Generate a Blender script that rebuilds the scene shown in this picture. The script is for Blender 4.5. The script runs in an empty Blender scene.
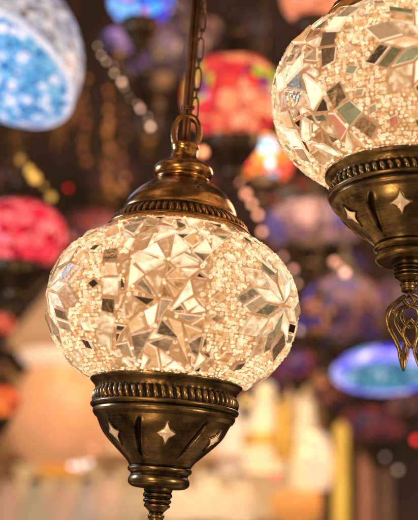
import bpy, bmesh, math, random
from mathutils import Vector, Matrix, Euler
import numpy as np
PI = math.pi
C = bpy.context.scene.collection
SC = bpy.context.scene

# ------------------------------------------------------------------ camera
PITCH, ROLL = math.radians(14.0), math.radians(1.5)
CAM = Vector((0, -0.8, 1.6))
cd = bpy.data.cameras.new('camera'); cam = bpy.data.objects.new('camera', cd); C.objects.link(cam)
cd.sensor_fit = 'VERTICAL'; cd.sensor_height = 36; cd.lens = 85; cd.clip_start = .02; cd.clip_end = 60
cam.matrix_world = Matrix.Translation(CAM) @ Matrix.Rotation(PI/2 + PITCH, 4, 'X') @ Matrix.Rotation(ROLL, 4, 'Z')
cd.dof.use_dof = True; cd.dof.focus_distance = 0.768; cd.dof.aperture_fstop = 5.6
SC.camera = cam
FPX = 85/36*520
def at(px, py, D):
    "point of the place at depth D metres in front of the viewer"
    return cam.matrix_world @ Vector(((px-209)/FPX*D, -(py-260)/FPX*D, -D))
def pxm(D): return D/FPX

# ------------------------------------------------------------------ world / light / exposure
SC.render.engine = 'CYCLES'
SC.view_settings.view_transform = 'Standard'; SC.view_settings.look = 'None'
SC.view_settings.exposure = 0; SC.view_settings.gamma = 1
SC.cycles.use_denoising = True
SC.cycles.max_bounces = 8
SC.cycles.sample_clamp_indirect = 4
W = bpy.data.worlds.new('World'); SC.world = W; W.use_nodes = True
nt = W.node_tree; bgn = nt.nodes['Background']
tc = nt.nodes.new('ShaderNodeTexCoord')
vo = nt.nodes.new('ShaderNodeTexNoise'); vo.inputs['Scale'].default_value = 3.2; vo.inputs['Detail'].default_value = 3
cr = nt.nodes.new('ShaderNodeValToRGB')
cr.color_ramp.elements[0].position = .40; cr.color_ramp.elements[0].color = (.10, .072, .055, 1)
cr.color_ramp.elements[1].position = .70; cr.color_ramp.elements[1].color = (3.4, 2.1, 1.2, 1)
e = cr.color_ramp.elements.new(.55); e.color = (.32, .20, .12, 1)
nt.links.new(tc.outputs['Generated'], vo.inputs['Vector']); nt.links.new(vo.outputs['Fac'], cr.inputs['Fac'])
nt.links.new(cr.outputs['Color'], bgn.inputs['Color']); bgn.inputs['Strength'].default_value = .55

def area(name, loc, target, size, power, col, sy=None):
    ld = bpy.data.lights.new(name, 'AREA'); ld.size = size; ld.energy = power; ld.color = col
    if sy: ld.shape = 'RECTANGLE'; ld.size_y = sy
    o = bpy.data.objects.new(name, ld); C.objects.link(o); o.location = loc
    o.rotation_euler = (Vector(target)-Vector(loc)).to_track_quat('-Z', 'Y').to_euler()
    return o
LC = at(173, 303, .8)
area('added_light_warm', CAM+Vector((-.45, -.1, .25)), LC, .13, 3.4, (1, .66, .36))  # this and the next: unseen area lights added for highlights on the metal
area('added_light_right', CAM+Vector((.9, .15, .1)), LC, .16, 3.2, (1, .78, .52))
area('area_light_cool', (-.75, .25, 2.0), LC, .18, 3.2, (.55, .72, 1))  # cool area light aimed at the front lamp
area('added_light_low', CAM+Vector((-.28, .1, -.34)), at(165, 430, .8), .10, 1.3, (1, .62, .30))  # added below the view to put a warm streak on the cup
area('area_light_back', (.5, .7, 2.2), at(300, 200, .8), .3, 2.2, (1, .6, .4))  # warm area light from behind the lamps
area('added_light_shelf', at(170, 215, 1.9), at(170, 480, 2.3), .8, 1.6, (1, .74, .48), .3)  # added over the lower display to brighten it
area('area_light_deep', at(300, 60, 1.6), at(300, 250, 3), .5, 3, (1, .62, .42))  # warm area light aimed into the background

# ------------------------------------------------------------------ helpers
def obj(name, me, mats, parent=None, label=None):
    o = bpy.data.objects.new(name, me)
    for m in (mats if isinstance(mats, (list, tuple)) else [mats]):
        if m and me.materials.find(m.name) < 0: me.materials.append(m)
    C.objects.link(o)
    if parent: o.parent = parent
    if label: o['label'] = label
    return o
def thing(name, label, cat, loc=(0,0,0), rot=(0,0,0), group=None):
    o = bpy.data.objects.new(name, None); C.objects.link(o)
    o.location = loc; o.rotation_euler = rot; o.empty_display_size = .01
    o['label'] = label; o['category'] = cat
    if group: o['group'] = group
    return o
def tag(o, label, cat, group=None):
    o['label'] = label; o['category'] = cat
    if group: o['group'] = group
    return o
def mesh(name, vs, fs, smooth=True):
    me = bpy.data.meshes.new(name); me.from_pydata([tuple(v) for v in vs], [], fs); me.update()
    if smooth: me.polygons.foreach_set('use_smooth', [True]*len(me.polygons))
    return me
def lathe(prof, n=48, mod=None, name='lathe', pat=None, k=1.0):
    "prof: (z, r) list; mod(i, z, phi) -> dr ; pat(i,z,phi) -> patina"
    prof = [(z*k, r*k) for z, r in prof]
    vs, ps = [], []
    for i, (z, r) in enumerate(prof):
        for j in range(n):
            a = 2*PI*j/n
            d = mod(i, z/k, a)*k if mod else 0
            vs.append(((r+d)*math.cos(a), (r+d)*math.sin(a), z))
            ps.append(pat(i, z/k, a) if pat else 0.0)
    fs = []
    for i in range(len(prof)-1):
        for j in range(n):
            j2 = (j+1) % n
            fs.append((i*n+j, i*n+j2, (i+1)*n+j2, (i+1)*n+j))
    me = mesh(name, vs, fs)
    at_ = me.attributes.new('patina', 'FLOAT', 'POINT'); at_.data.foreach_set('value', ps)
    bm = bmesh.new(); bm.from_mesh(me); bmesh.ops.recalc_face_normals(bm, faces=bm.faces); bm.to_mesh(me); bm.free()
    return me
def dense(pts, step):
    "resample a (z, r) profile so that no segment is longer than step (Catmull-free, linear)"
    out = [pts[0]]
    for a, b in zip(pts, pts[1:]):
        L = math.hypot(b[0]-a[0], b[1]-a[1]); m = max(1, int(L/step))
        for q in range(1, m+1): out.append((a[0]+(b[0]-a[0])*q/m, a[1]+(b[1]-a[1])*q/m))
    return out
def smoothp(pts, it=2):
    "Chaikin corner rounding"
    for _ in range(it):
        o = [pts[0]]
        for a, b in zip(pts, pts[1:]):
            o.append((a[0]*.75+b[0]*.25, a[1]*.75+b[1]*.25)); o.append((a[0]*.25+b[0]*.75, a[1]*.25+b[1]*.75))
        o.append(pts[-1]); pts = o
    return pts
def tube(paths, n=10, name='tube'):
    "paths: list of (points, radius or radii, closed, flat) ; one mesh"
    vs, fs = [], []
    for pts, rad, closed, *fl in paths:
        flat = fl[0] if fl else 1.0
        pts = [Vector(p) for p in pts]; m = len(pts)
        rs = rad if isinstance(rad, (list, tuple)) else [rad]*m
        up = None; b0 = len(vs)
        for i, p in enumerate(pts):
            a = pts[(i-1) % m] if (closed or i) else p
            b = pts[(i+1) % m] if (closed or i < m-1) else p
            t = (b-a).normalized()
            if up is None:
                up = Vector((0, 1, 0)) if abs(t.y) < .9 else Vector((1, 0, 0))
            s = t.cross(up).normalized(); up = s.cross(t).normalized()
            for j in range(n):
                w = 2*PI*j/n
                vs.append(p + s*math.cos(w)*rs[i] + up*math.sin(w)*rs[i]*flat)
        for i in range(m if closed else m-1):
            for j in range(n):
                i2, j2 = (i+1) % m, (j+1) % n
                fs.append((b0+i*n+j, b0+i*n+j2, b0+i2*n+j2, b0+i2*n+j))
        if not closed:
            fs.append(tuple(b0+j for j in range(n))[::-1]); fs.append(tuple(b0+(m-1)*n+j for j in range(n)))
    return mesh(name, vs, fs)
def spline(ctrl, m=8):
    P = [Vector(c) for c in ctrl]; out = []
    for i in range(len(P)-1):
        p0 = P[max(i-1, 0)]; p1 = P[i]; p2 = P[i+1]; p3 = P[min(i+2, len(P)-1)]
        for q in range(m):
            t = q/m
            out.append(.5*((2*p1)+(p2-p0)*t+(2*p0-5*p1+4*p2-p3)*t*t+(3*p1-p0-3*p2+p3)*t**3))
    out.append(P[-1]); return out

# ------------------------------------------------------------------ materials
class N:
    def __init__(s, name):
        s.m = bpy.data.materials.new(name); s.m.use_nodes = True; s.t = s.m.node_tree
        s.b = s.t.nodes['Principled BSDF']
    def n(s, ty, **kw):
        x = s.t.nodes.new('ShaderNode'+ty)
        for k, v in kw.items():
            if k[:1].isupper(): x.inputs[k.replace('_', ' ')].default_value = v
            else: setattr(x, k, v)
        return x
    def l(s, a, b): s.t.links.new(a, b)
    def set(s, **kw):
        for k, v in kw.items(): s.b.inputs[k.replace('_', ' ')].default_value = v
    def ramp(s, els, interp='LINEAR'):
        r = s.n('ValToRGB'); r.color_ramp.interpolation = interp
        E = r.color_ramp.elements
        while len(E) > 1: E.remove(E[-1])
        E[0].position = els[0][0]; E[0].color = (*els[0][1], 1)
        for p, c in els[1:]: x = E.new(p); x.color = (*c, 1)
        return r
def plain(name, col, rough=.5, metal=0, em=None, es=0, var=.25, scale=40, vary=False):
    q = N(name); q.set(Roughness=rough, Metallic=metal)
    t = q.n('TexCoord'); no = q.n('TexNoise', Scale=scale, Detail=4.0); q.l(t.outputs['Object'], no.inputs['Vector'])
    r = q.ramp([(.3, tuple(c*(1-var) for c in col)), (.7, tuple(min(1, c*(1+var)) for c in col))])
    q.l(no.outputs['Fac'], r.inputs['Fac']); q.l(r.outputs['Color'], q.b.inputs['Base Color'])
    if em: q.b.inputs['Emission Color'].default_value = (*em, 1); q.b.inputs['Emission Strength'].default_value = es
    if vary:
        oi = q.n('ObjectInfo'); k_ = q.n('MapRange'); k_.inputs['To Min'].default_value = es*.25; k_.inputs['To Max'].default_value = es*1.7
        q.l(oi.outputs['Random'], k_.inputs['Value']); q.l(k_.outputs[0], q.b.inputs['Emission Strength'])
    return q.m

def brass(name, clean, dark, r0=.2, r1=.5, amount=0.0):
    q = N(name); q.set(Metallic=1.0)
    t = q.n('TexCoord')
    mp = q.n('Mapping'); mp.inputs['Scale'].default_value = (25, 25, 1800); q.l(t.outputs['Object'], mp.inputs['Vector'])
    st = q.n('TexNoise', Scale=1.0, Detail=5.0, Roughness=.6); q.l(mp.outputs[0], st.inputs['Vector'])
    bl = q.n('TexNoise', Scale=70.0, Detail=6.0, Roughness=.62); q.l(t.outputs['Object'], bl.inputs['Vector'])
    pa = q.n('Attribute', attribute_name='patina')
    a = q.n('Math', operation='MULTIPLY_ADD'); q.l(st.outputs['Fac'], a.inputs[0]); a.inputs[1].default_value = .7; a.inputs[2].default_value = -.62+amount
    b = q.n('Math', operation='MULTIPLY_ADD'); q.l(bl.outputs['Fac'], b.inputs[0]); b.inputs[1].default_value = 2.0; q.l(a.outputs[0], b.inputs[2])
    c = q.n('Math', operation='ADD'); q.l(b.outputs[0], c.inputs[0]); q.l(pa.outputs['Fac'], c.inputs[1])
    d = q.n('Math', operation='SUBTRACT', use_clamp=True); q.l(c.outputs[0], d.inputs[0]); d.inputs[1].default_value = .25
    rc = q.ramp([(0, clean), (.45, tuple((x+y)/2 for x, y in zip(clean, dark))), (1, dark)])
    q.l(d.outputs[0], rc.inputs['Fac']); q.l(rc.outputs['Color'], q.b.inputs['Base Color'])
    rr = q.n('MapRange'); rr.inputs['To Min'].default_value = r0; rr.inputs['To Max'].default_value = r1
    q.l(d.outputs[0], rr.inputs['Value']); q.l(rr.outputs[0], q.b.inputs['Roughness'])
    bp = q.n('Bump'); bp.inputs['Strength'].default_value = .07; bp.inputs['Distance'].default_value = .0005
    q.l(st.outputs['Fac'], bp.inputs['Height'])
    bp2 = q.n('Bump'); bp2.inputs['Strength'].default_value = .25; bp2.inputs['Distance'].default_value = .0008
    q.l(bl.outputs['Fac'], bp2.inputs['Height']); q.l(bp.outputs[0], bp2.inputs['Normal'])
    q.l(bp2.outputs[0], q.b.inputs['Normal'])
    return q.m
M_cup = brass('antique_brass', (.56, .38, .16), (.030, .022, .015), .15, .42, .12)
M_cap = brass('copper_brass', (.80, .41, .135), (.045, .025, .014), .13, .36, .0)
M_rod = brass('copper_wire', (.38, .18, .09), (.05, .03, .02), .3, .55)

def tilemat(name, lo, hi, es, rough=.1, base=None, streak=True, metal=0, bump=.4, spec=.6):
    q = N(name); q.set(Roughness=rough, Metallic=metal)
    t = q.n('TexCoord'); g = q.n('NewGeometry')
    vr = q.n('VectorRotate', rotation_type='AXIS_ANGLE'); vr.inputs['Axis'].default_value = (.3, 1, .2)
    mm = q.n('Math', operation='MULTIPLY'); q.l(g.outputs['Random Per Island'], mm.inputs[0]); mm.inputs[1].default_value = 37.7
    q.l(t.outputs['Object'], vr.inputs['Vector']); q.l(mm.outputs[0], vr.inputs['Angle'])
    mp = q.n('Mapping'); mp.inputs['Scale'].default_value = (1300, 260, 260) if streak else (300, 300, 300)
    q.l(vr.outputs[0], mp.inputs['Vector'])
    no = q.n('TexNoise', Scale=1.0, Detail=4.0, Roughness=.65, Distortion=.8); q.l(mp.outputs[0], no.inputs['Vector'])
    # per tile thickness of the glass
    w = q.n('TexWhiteNoise', noise_dimensions='1D'); q.l(mm.outputs[0], w.inputs['W'])
    ad = q.n('Math', operation='MULTIPLY_ADD'); q.l(w.outputs['Value'], ad.inputs[0]); ad.inputs[1].default_value = .62; ad.inputs[2].default_value = -.31
    big = q.n('TexNoise', Scale=110.0, Detail=1.0, Distortion=1.2); q.l(vr.outputs[0], big.inputs['Vector'])  # broad tone gradients stand in for reflections of glass facets
    a1 = q.n('Math', operation='MULTIPLY_ADD'); q.l(big.outputs['Fac'], a1.inputs[0]); a1.inputs[1].default_value = 1.2 if streak else .5; a1.inputs[2].default_value = -.6 if streak else -.25
    a3 = q.n('Math', operation='ADD'); q.l(ad.outputs[0], a3.inputs[0]); q.l(a1.outputs[0], a3.inputs[1])
    n2 = q.n('Math', operation='MULTIPLY_ADD'); q.l(no.outputs['Fac'], n2.inputs[0]); n2.inputs[1].default_value = .55; n2.inputs[2].default_value = .22
    a2 = q.n('Math', operation='ADD'); q.l(a3.outputs[0], a2.inputs[0]); q.l(n2.outputs[0], a2.inputs[1])
    r = q.ramp([(.24, lo), (.74, hi)]); q.l(a2.outputs[0], r.inputs['Fac'])
    if metal:
        q.l(r.outputs['Color'], q.b.inputs['Base Color'])
    else:
        q.b.inputs['Base Color'].default_value = (*(base or hi), 1)
        q.l(r.outputs['Color'], q.b.inputs['Emission Color']); q.b.inputs['Emission Strength'].default_value = es
    q.b.inputs['Specular IOR Level'].default_value = spec
    if bump:
        bp = q.n('Bump'); bp.inputs['Strength'].default_value = bump; bp.inputs['Distance'].default_value = .0012
        q.l(no.outputs['Fac'], bp.inputs['Height'])
        b2 = q.n('Bump'); b2.inputs['Strength'].default_value = .06 if metal else .35; b2.inputs['Distance'].default_value = .003
        q.l(big.outputs['Fac'], b2.inputs['Height']); q.l(bp.outputs[0], b2.inputs['Normal']); q.l(b2.outputs[0], q.b.inputs['Normal'])
    return q.m
T_clear = tilemat('clear_glass_lit', (.42, .19, .07), (1, .76, .48), 1.28, .09, (.08, .06, .04))
T_frost = tilemat('frosted_glass_lit', (.66, .35, .15), (1, .83, .58), 1.3, .12, (.1, .075, .05))
T_amber = tilemat('amber_glass_lit', (.30, .10, .026), (.92, .46, .17), .85, .07, (.1, .05, .02))
T_smoke = tilemat('smoky_glass', (.15, .078, .036), (.62, .36, .18), .75, .06, (.05, .03, .02), True, 0, .3)
T_mirror = tilemat('mirror_glass', (.55, .42, .28), (.90, .74, .54), 0, .08, None, False, 1, .10)
T_green = tilemat('sage_glass_lit', (.15, .125, .055), (.46, .385, .19), .62, .08, (.06, .06, .03))
T_teal = tilemat('teal_glass_lit', (.01, .10, .14), (.05, .32, .38), .8, .08, (.05, .2, .25))
T_red = tilemat('rose_glass_lit', (.30, .07, .03), (.66, .27, .15), .65, .08, (.4, .12, .08))
T_edge = tilemat('tile_edge_glass', (.40, .19, .08), (1, .74, .46), .95, .1, (.1, .07, .045), False)
M_grout = tilemat('lit_grout', (.46, .19, .065), (1, .58, .27), 1.0, .35, (.12, .07, .04), False, 0, .6, .3)
M_bead = tilemat('lit_seed_beads', (.64, .33, .12), (1, .79, .48), 1.08, .1, (.18, .13, .09), False, 0, 0)
TM = dict(clear=T_clear, frost=T_frost, amber=T_amber, smoke=T_smoke, mirror=T_mirror, green=T_green, teal=T_teal, red=T_red)
TK = list(TM)
M_star = plain('star_stud_glow', (.85, .62, .42), .22, .75, (1, .60, .34), .34, .35, 250)  # raised brass stud; emission stands in for the light it catches

# ------------------------------------------------------------------ mosaic globe
AS = .765           # height / width of the globe
YS = .82            # chart stretch
def frame(az, lat):
    c = Vector((math.cos(lat)*math.cos(az), math.cos(lat)*math.sin(az), math.sin(lat)))
    e = Vector((-math.sin(az), math.cos(az), 0)); n = c.cross(e)
    return c, e, n
def expm(fr, x, y):
    y = y/YS; d = math.hypot(x, y)
    if d < 1e-9: return fr[0].copy()
    return fr[0]*math.cos(d) + (fr[1]*x+fr[2]*y)*(math.sin(d)/d)
def logm(fr, u):
    x, y, z = u.dot(fr[1]), u.dot(fr[2]), u.dot(fr[0])
    s = math.hypot(x, y); d = math.atan2(s, z)
    return (x/s*d, y/s*d*YS) if s > 1e-9 else (0, 0)
def strip(X, Y):
    lat = Y/.86; az = X/.88
    return Vector((math.cos(lat)*math.cos(az), math.cos(lat)*math.sin(az), math.sin(lat)))
TOPF = .89
def bulge(z): return 1+(.16 if z < 0 else .12)*z*z*(1-z*z)
def hz(z): return z*AS*(1 if z < 0 else TOPF)
def surf(u):
    f = bulge(u.z); return Vector((u.x*f, u.y*f, hz(u.z)))
def nrm(u): return Vector((u.x, u.y, u.z/AS)).normalized()
def parea(p): return .5*sum(a[0]*b[1]-b[0]*a[1] for a, b in zip(p, p[1:]+p[:1]))
def halfplane(p, nx, ny, c):
    out = []
    for a, b in zip(p, p[1:]+p[:1]):
        da, db = a[0]*nx+a[1]*ny-c, b[0]*nx+b[1]*ny-c
        if da >= 0: out.append(a)
        if da*db < 0:
            t = da/(da-db); out.append((a[0]+(b[0]-a[0])*t, a[1]+(b[1]-a[1])*t))
    return out
def inset(p, d):
    q = p
    if parea(p) < 0: p = q = p[::-1]
    for a, b in zip(p, p[1:]+p[:1]):
        ex, ey = b[0]-a[0], b[1]-a[1]; L = math.hypot(ex, ey)
        if L < 1e-6: continue
        nx, ny = -ey/L, ex/L
        q = halfplane(q, nx, ny, a[0]*nx+a[1]*ny+d)
        if len(q) < 3: return []
    # drop vertices that nearly coincide
    r = []
    for v in q:
        if not r or math.hypot(v[0]-r[-1][0], v[1]-r[-1][1]) > .008: r.append(v)
    if len(r) > 2 and math.hypot(r[0][0]-r[-1][0], r[0][1]-r[-1][1]) <= .008: r.pop()
    return r if len(r) > 2 else []

def make_globe(seed, R, rosettes, rings, m_ring=30):
    rnd = random.Random(seed)
    tiles = []                                       # (list of unit dirs, kind)
    frs = [frame(a, l) for a, l in rosettes]
    BR = .69                                         # outer radius of the bead field
    # rosettes of rhombi
    n, s = 10, .19
    for fi, fr in enumerate(frs):
        off = rnd.uniform(0, .3)
        dirs = [(math.cos(off+2*PI*k/n), math.sin(off+2*PI*k/n)) for k in range(n)]
        for k in range(n):
            d0, d1, d2 = dirs[k], dirs[(k+1) % n], dirs[(k+2) % n]
            r1 = [(0, 0), (d0[0]*s, d0[1]*s), ((d0[0]+d1[0])*s, (d0[1]+d1[1])*s), (d1[0]*s, d1[1]*s)]
            base = (d1[0]*s, d1[1]*s)
            r2 = [base, (base[0]+d0[0]*s, base[1]+d0[1]*s), (base[0]+(d0[0]+d2[0])*s, base[1]+(d0[1]+d2[1])*s), (base[0]+d2[0]*s, base[1]+d2[1]*s)]
            tiles.append(([expm(fr, *v) for v in inset(r1, .0085)], rnd.choice(['frost', 'clear', 'clear', 'green']) if k % 2 else 'frost'))
            # the outer rhombus is split in two narrow lozenges
            m0 = ((r2[0][0]+r2[1][0])/2, (r2[0][1]+r2[1][1])/2); m1 = ((r2[3][0]+r2[2][0])/2, (r2[3][1]+r2[2][1])/2)
            ka = rnd.choice(['smoke', 'mirror', 'amber', 'green', 'mirror'])
            if k % 2 == fi % 2:
                tiles.append(([expm(fr, *v) for v in inset([r2[0], m0, m1, r2[3]], .008)], rnd.choice(['smoke', 'mirror', 'green', 'amber'])))
                tiles.append(([expm(fr, *v) for v in inset([m0, r2[1], r2[2], m1], .008)], ka))
            else:
                tiles.append(([expm(fr, *v) for v in inset(r2, .009)], rnd.choice(['clear', 'frost', 'smoke'])))
        # a few loose small lozenges outside the star
        for k in range(n):
          for kk in range(2):
            a = off+2*PI*(k+.5*kk)/n+rnd.uniform(-.05, .05); q = rnd.choice([.585, .61, .63]); h = rnd.uniform(.036, .046)
            if rnd.random() < .25: continue
            c = (q*math.cos(a), q*math.sin(a)); t = a+rnd.uniform(-.2, .2)
            P = [(c[0]+h*1.3*math.cos(t), c[1]+h*1.3*math.sin(t)), (c[0]-h*math.sin(t), c[1]+h*math.cos(t)),
                 (c[0]-h*1.3*math.cos(t), c[1]-h*1.3*math.sin(t)), (c[0]+h*math.sin(t), c[1]-h*math.cos(t))]
            tiles.append(([expm(fr, *v) for v in P], rnd.choices(['smoke', 'red', 'amber', 'mirror', 'clear', 'green'], [3, .4, 2, 3, 3, 2])[0]))
        # ring of squarish tiles round the bead field
        if fi not in rings: continue
        m = m_ring; rin, rout = BR, BR+3.75/m_ring+.005
        a0 = rnd.uniform(0, 1)
        for k in range(m):
            A, B = a0+2*PI*k/m, a0+2*PI*(k+1)/m
            P = [(rin*math.cos(A), rin*math.sin(A)), (rout*math.cos(A), rout*math.sin(A)), (rout*math.cos(B), rout*math.sin(B)), (rin*math.cos(B), rin*math.sin(B))]
            if rnd.random() < .14: continue
            P = [(x+rnd.uniform(-.016, .016), y+rnd.uniform(-.016, .016)) for x, y in P]
            U = [expm(fr, *v) for v in inset(P, .009)]
            if any(u.z < -.815 or u.z > .80 for u in U): continue
            tiles.append((U, rnd.choices(['clear', 'frost', 'amber', 'smoke', 'mirror', 'red', 'green', 'teal'], [7, 4, 4, 4, 4, .7, 1, .15])[0]))
    # irregular shards everywhere else
    cells = []
    Wd, Hd = 2*PI*.88, .915*.86
    st = []
    m = 10
    for k in range(m):
        x0, x1 = Wd*k/m, Wd*(k+1)/m; st.append([(x0, -Hd), (x1, -Hd), (x1, Hd), (x0, Hd)])
    while st:
        p = st.pop(); A = abs(parea(p))
        if A < rnd.choice([.010, .016, .024, .032]): cells.append(p); continue
        E = [(math.hypot(b[0]-a[0], b[1]-a[1]), i) for i, (a, b) in enumerate(zip(p, p[1:]+p[:1]))]
        best = None
        for _ in range(3):
            L, i = max(E) if rnd.random() < .7 else rnd.choice(E); t = rnd.uniform(.3, .7)
            a, b = p[i], p[(i+1) % len(p)]; q = (a[0]+(b[0]-a[0])*t, a[1]+(b[1]-a[1])*t)
            if rnd.random() < .8:                     # to an opposite corner: triangles
                w = rnd.choice([v for j, v in enumerate(p) if j != i and j != (i+1) % len(p)])
            else:
                cx, cy = sum(v[0] for v in p)/len(p), sum(v[1] for v in p)/len(p)
                w = (cx+rnd.uniform(-.04, .04), cy+rnd.uniform(-.04, .04))
            dx, dy = w[0]-q[0], w[1]-q[1]; L = math.hypot(dx, dy)
            if L < 1e-5: continue
            nx, ny = -dy/L, dx/L; c = q[0]*nx+q[1]*ny
            h1, h2 = halfplane(p, nx, ny, c), halfplane(p, -nx, -ny, -c)
            if len(h1) < 3 or len(h2) < 3: continue
            sc = min(4*PI*abs(parea(h))/sum(math.hypot(v[0]-u[0], v[1]-u[1]) for u, v in zip(h, h[1:]+h[:1]))**2 for h in (h1, h2))
            if best is None or sc > best[0]: best = (sc, h1, h2)
        if best is None: cells.append(p); continue
        _, h1, h2 = best
        st += [h1, h2]
    for p in cells:
        U = [strip(*v) for v in p]; cen = sum(U, Vector())/len(U); cen.normalize()
        fr0 = frame(math.atan2(cen.y, cen.x), math.asin(cen.z)); ok = True
        for fi, fr in enumerate(frs):
            if cen.dot(fr[0]) < -.2: continue
            Q = [logm(fr, u) for u in U]
            cx, cy = sum(v[0] for v in Q)/len(Q), sum(v[1] for v in Q)/len(Q); d = math.hypot(cx, cy)
            if d > 1.4: continue
            if d < 1e-4: ok = False; break
            Q = halfplane(Q, cx/d, cy/d, BR+.013+3.75/m_ring if fi in rings else BR+.02)
            if len(Q) < 3: ok = False; break
            U = [expm(fr, *v) for v in Q]
        if not ok: continue
        Q = [logm(fr0, u) for u in U]; ra = rnd.gauss(0, .09); qx, qy = sum(v[0] for v in Q)/len(Q), sum(v[1] for v in Q)/len(Q)
        Q = [(qx+(x-qx)*math.cos(ra)-(y-qy)*math.sin(ra), qy+(x-qx)*math.sin(ra)+(y-qy)*math.cos(ra)) for x, y in Q]
        Q = inset(Q, rnd.choice([.007, .010, .014]))
        if not Q or abs(parea(Q)) < .0009: continue
        kind = rnd.choices(TK, [6.5, 5.5, 4.6, 4.6, 5, 1.1, 0, .4])[0]
        tiles.append(([expm(fr0, *v) for v in Q], kind))
    tiles = [(U, k) for U, k in tiles if len(U) > 2 and min(u.z for u in U) > -.825 and max(u.z for u in U) < .81]
    # ---- mesh of tiles
    vs, fs, ms = [], [], []
    polys2d = []
    for U, kind in tiles:
        P = [surf(u) for u in U]; cen = sum(P, Vector())/len(P)
        nn = sum((nrm(u) for u in U), Vector()).normalized()
        tx = nn.cross(Vector((0, 0, 1))).normalized(); ty = nn.cross(tx)
        L = [((p-cen).dot(tx), (p-cen).dot(ty)) for p in P]
        if parea(L) < 0: L = L[::-1]
        h = max((p-cen).dot(nn) for p in P)
        base = max(0, max((surf(nrm_u)-cen).dot(nn) for nrm_u in [sum(U, Vector()).normalized()]))
        hh = base + rnd.uniform(.011, .026)
        tl, tw = rnd.gauss(0, .045), rnd.gauss(0, .045)
        ins = inset(L, .0032)
        if len(ins) != len(L):
            cx = sum(a for a, _ in L)/len(L); cy = sum(b for _, b in L)/len(L)
            ins = [(cx+(a-cx)*.9, cy+(b-cy)*.9) for a, b in L]
        else:                                         # align starting vertex
            k0 = min(range(len(ins)), key=lambda k: math.hypot(ins[k][0]-L[0][0], ins[k][1]-L[0][1])); ins = ins[k0:]+ins[:k0]
        m = len(L); b0 = len(vs)
        for (x, y), z in [(v, -.03) for v in L]+[(v, hh-.004) for v in L]+[(v, hh) for v in ins]:
            zz = z + (x*tl+y*tw if z > -.02 else 0)
            vs.append((cen+tx*x+ty*y+nn*zz)*R)
        fl = (ty.cross(tx)).dot(nn) > 0
        fc = []
        for j in range(m):
            j2 = (j+1) % m
            fc.append(([b0+j, b0+j2, b0+m+j2, b0+m+j], len(TK))); fc.append(([b0+m+j, b0+m+j2, b0+2*m+j2, b0+2*m+j], len(TK)))
        if kind in ('clear', 'frost', 'amber') and m < 6:    # pressed glass: an off-centre peak gives each piece its facets
            cx = sum(a for a, _ in ins)/m+rnd.uniform(-.012, .012); cy = sum(b for _, b in ins)/m+rnd.uniform(-.012, .012)
            vs.append((cen+tx*cx+ty*cy+nn*(hh+rnd.uniform(.002, .009)))*R)
            for j in range(m): fc.append(([b0+2*m+j, b0+2*m+(j+1) % m, b0+3*m], TK.index(kind)))
        else: fc.append(([b0+2*m+j for j in range(m)], TK.index(kind)))
        for f, mi in fc: fs.append(f[::-1] if fl else f); ms.append(mi)
        polys2d.append((cen, nn, tx, ty, L))
    me = mesh('mosaic_tiles', vs, fs, False)
    for k in TK: me.materials.append(TM[k])
    me.materials.append(T_edge); me.polygons.foreach_set('material_index', ms)
    bm = bmesh.new(); bm.from_mesh(me)
    for f in bm.faces:
        pass
    bm.free()
    # ---- seed beads fill what the tiles leave free
    sp = .0300; pts = []
    zmax = .82; row = -zmax
    lat = -math.asin(zmax)
    while lat < math.asin(.93):
        c = math.cos(lat); m = int(2*PI*c/sp); o = rnd.random()
        for k in range(m):
            a = 2*PI*(k+o)/m+rnd.uniform(-.25, .25)*sp/c; la = lat+rnd.uniform(-.2, .2)*sp
            pts.append((math.cos(la)*math.cos(a), math.cos(la)*math.sin(a), math.sin(la)))
        lat += sp*1.02/.80*math.hypot(math.sin(lat), AS*math.cos(lat))**-0 * .98
    U = np.array(pts); bz = np.array([bulge(z) for z in U[:, 2]]); P = np.stack([U[:, 0]*bz, U[:, 1]*bz, np.array([hz(z) for z in U[:, 2]])], 1); free = np.ones(len(P), bool)
    for cen, nn, tx, ty, L in polys2d:
        D = P-np.array(cen); rad = max(math.hypot(*v) for v in L)+.02
        idx = np.nonzero((D*D).sum(1) < (rad+.02)**2)[0]
        if not len(idx): continue
        x = D[idx]@np.array(tx); y = D[idx]@np.array(ty); ins_ = np.ones(len(idx), bool)
        for a, b in zip(L, L[1:]+L[:1]):
            ex, ey = b[0]-a[0], b[1]-a[1]; LL = math.hypot(ex, ey)
            if LL < 1e-9: continue
            ins_ &= ((x-a[0])*-ey+(y-a[1])*ex)/LL > -.0098
        free[idx[ins_]] = False
    U = U[free]
    NB, MB = 11, 5
    tor = []
    for i in range(NB):
        for j in range(MB):
            a, b = 2*PI*i/NB, 2*PI*j/MB
            tor.append(((.0100+.0053*math.cos(b))*math.cos(a), (.0100+.0053*math.cos(b))*math.sin(a), .0072*math.sin(b)))
    tor = np.array(tor)
    tf = np.array([(i*MB+j, ((i+1) % NB)*MB+j, ((i+1) % NB)*MB+(j+1) % MB, i*MB+(j+1) % MB) for i in range(NB) for j in range(MB)])
    AV, AF = [], []
    for k, u in enumerate(U):
        u = Vector(u); nn = nrm(u); nn = (nn+Vector((rnd.gauss(0, .3), rnd.gauss(0, .3), rnd.gauss(0, .3)))).normalized()
        tx = nn.cross(Vector((0, 0, 1))).normalized(); ty = nn.cross(tx)
        Mx = np.array([tx, ty, nn])*rnd.choice([.72, .86, .95, 1, 1.05, 1.18])*rnd.uniform(.95, 1.05)
        AV.append((tor@Mx+np.array(surf(u)+nrm(u)*rnd.uniform(.000, .013)))*R); AF.append(tf+k*len(tor))
    AV = np.concatenate(AV); AF = np.concatenate(AF)
    mb = bpy.data.meshes.new('seed_beads'); mb.from_pydata(AV.tolist(), [], AF.tolist()); mb.polygons.foreach_set('use_smooth', [True]*len(mb.polygons))
    # ---- shell
    prof = []
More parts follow.
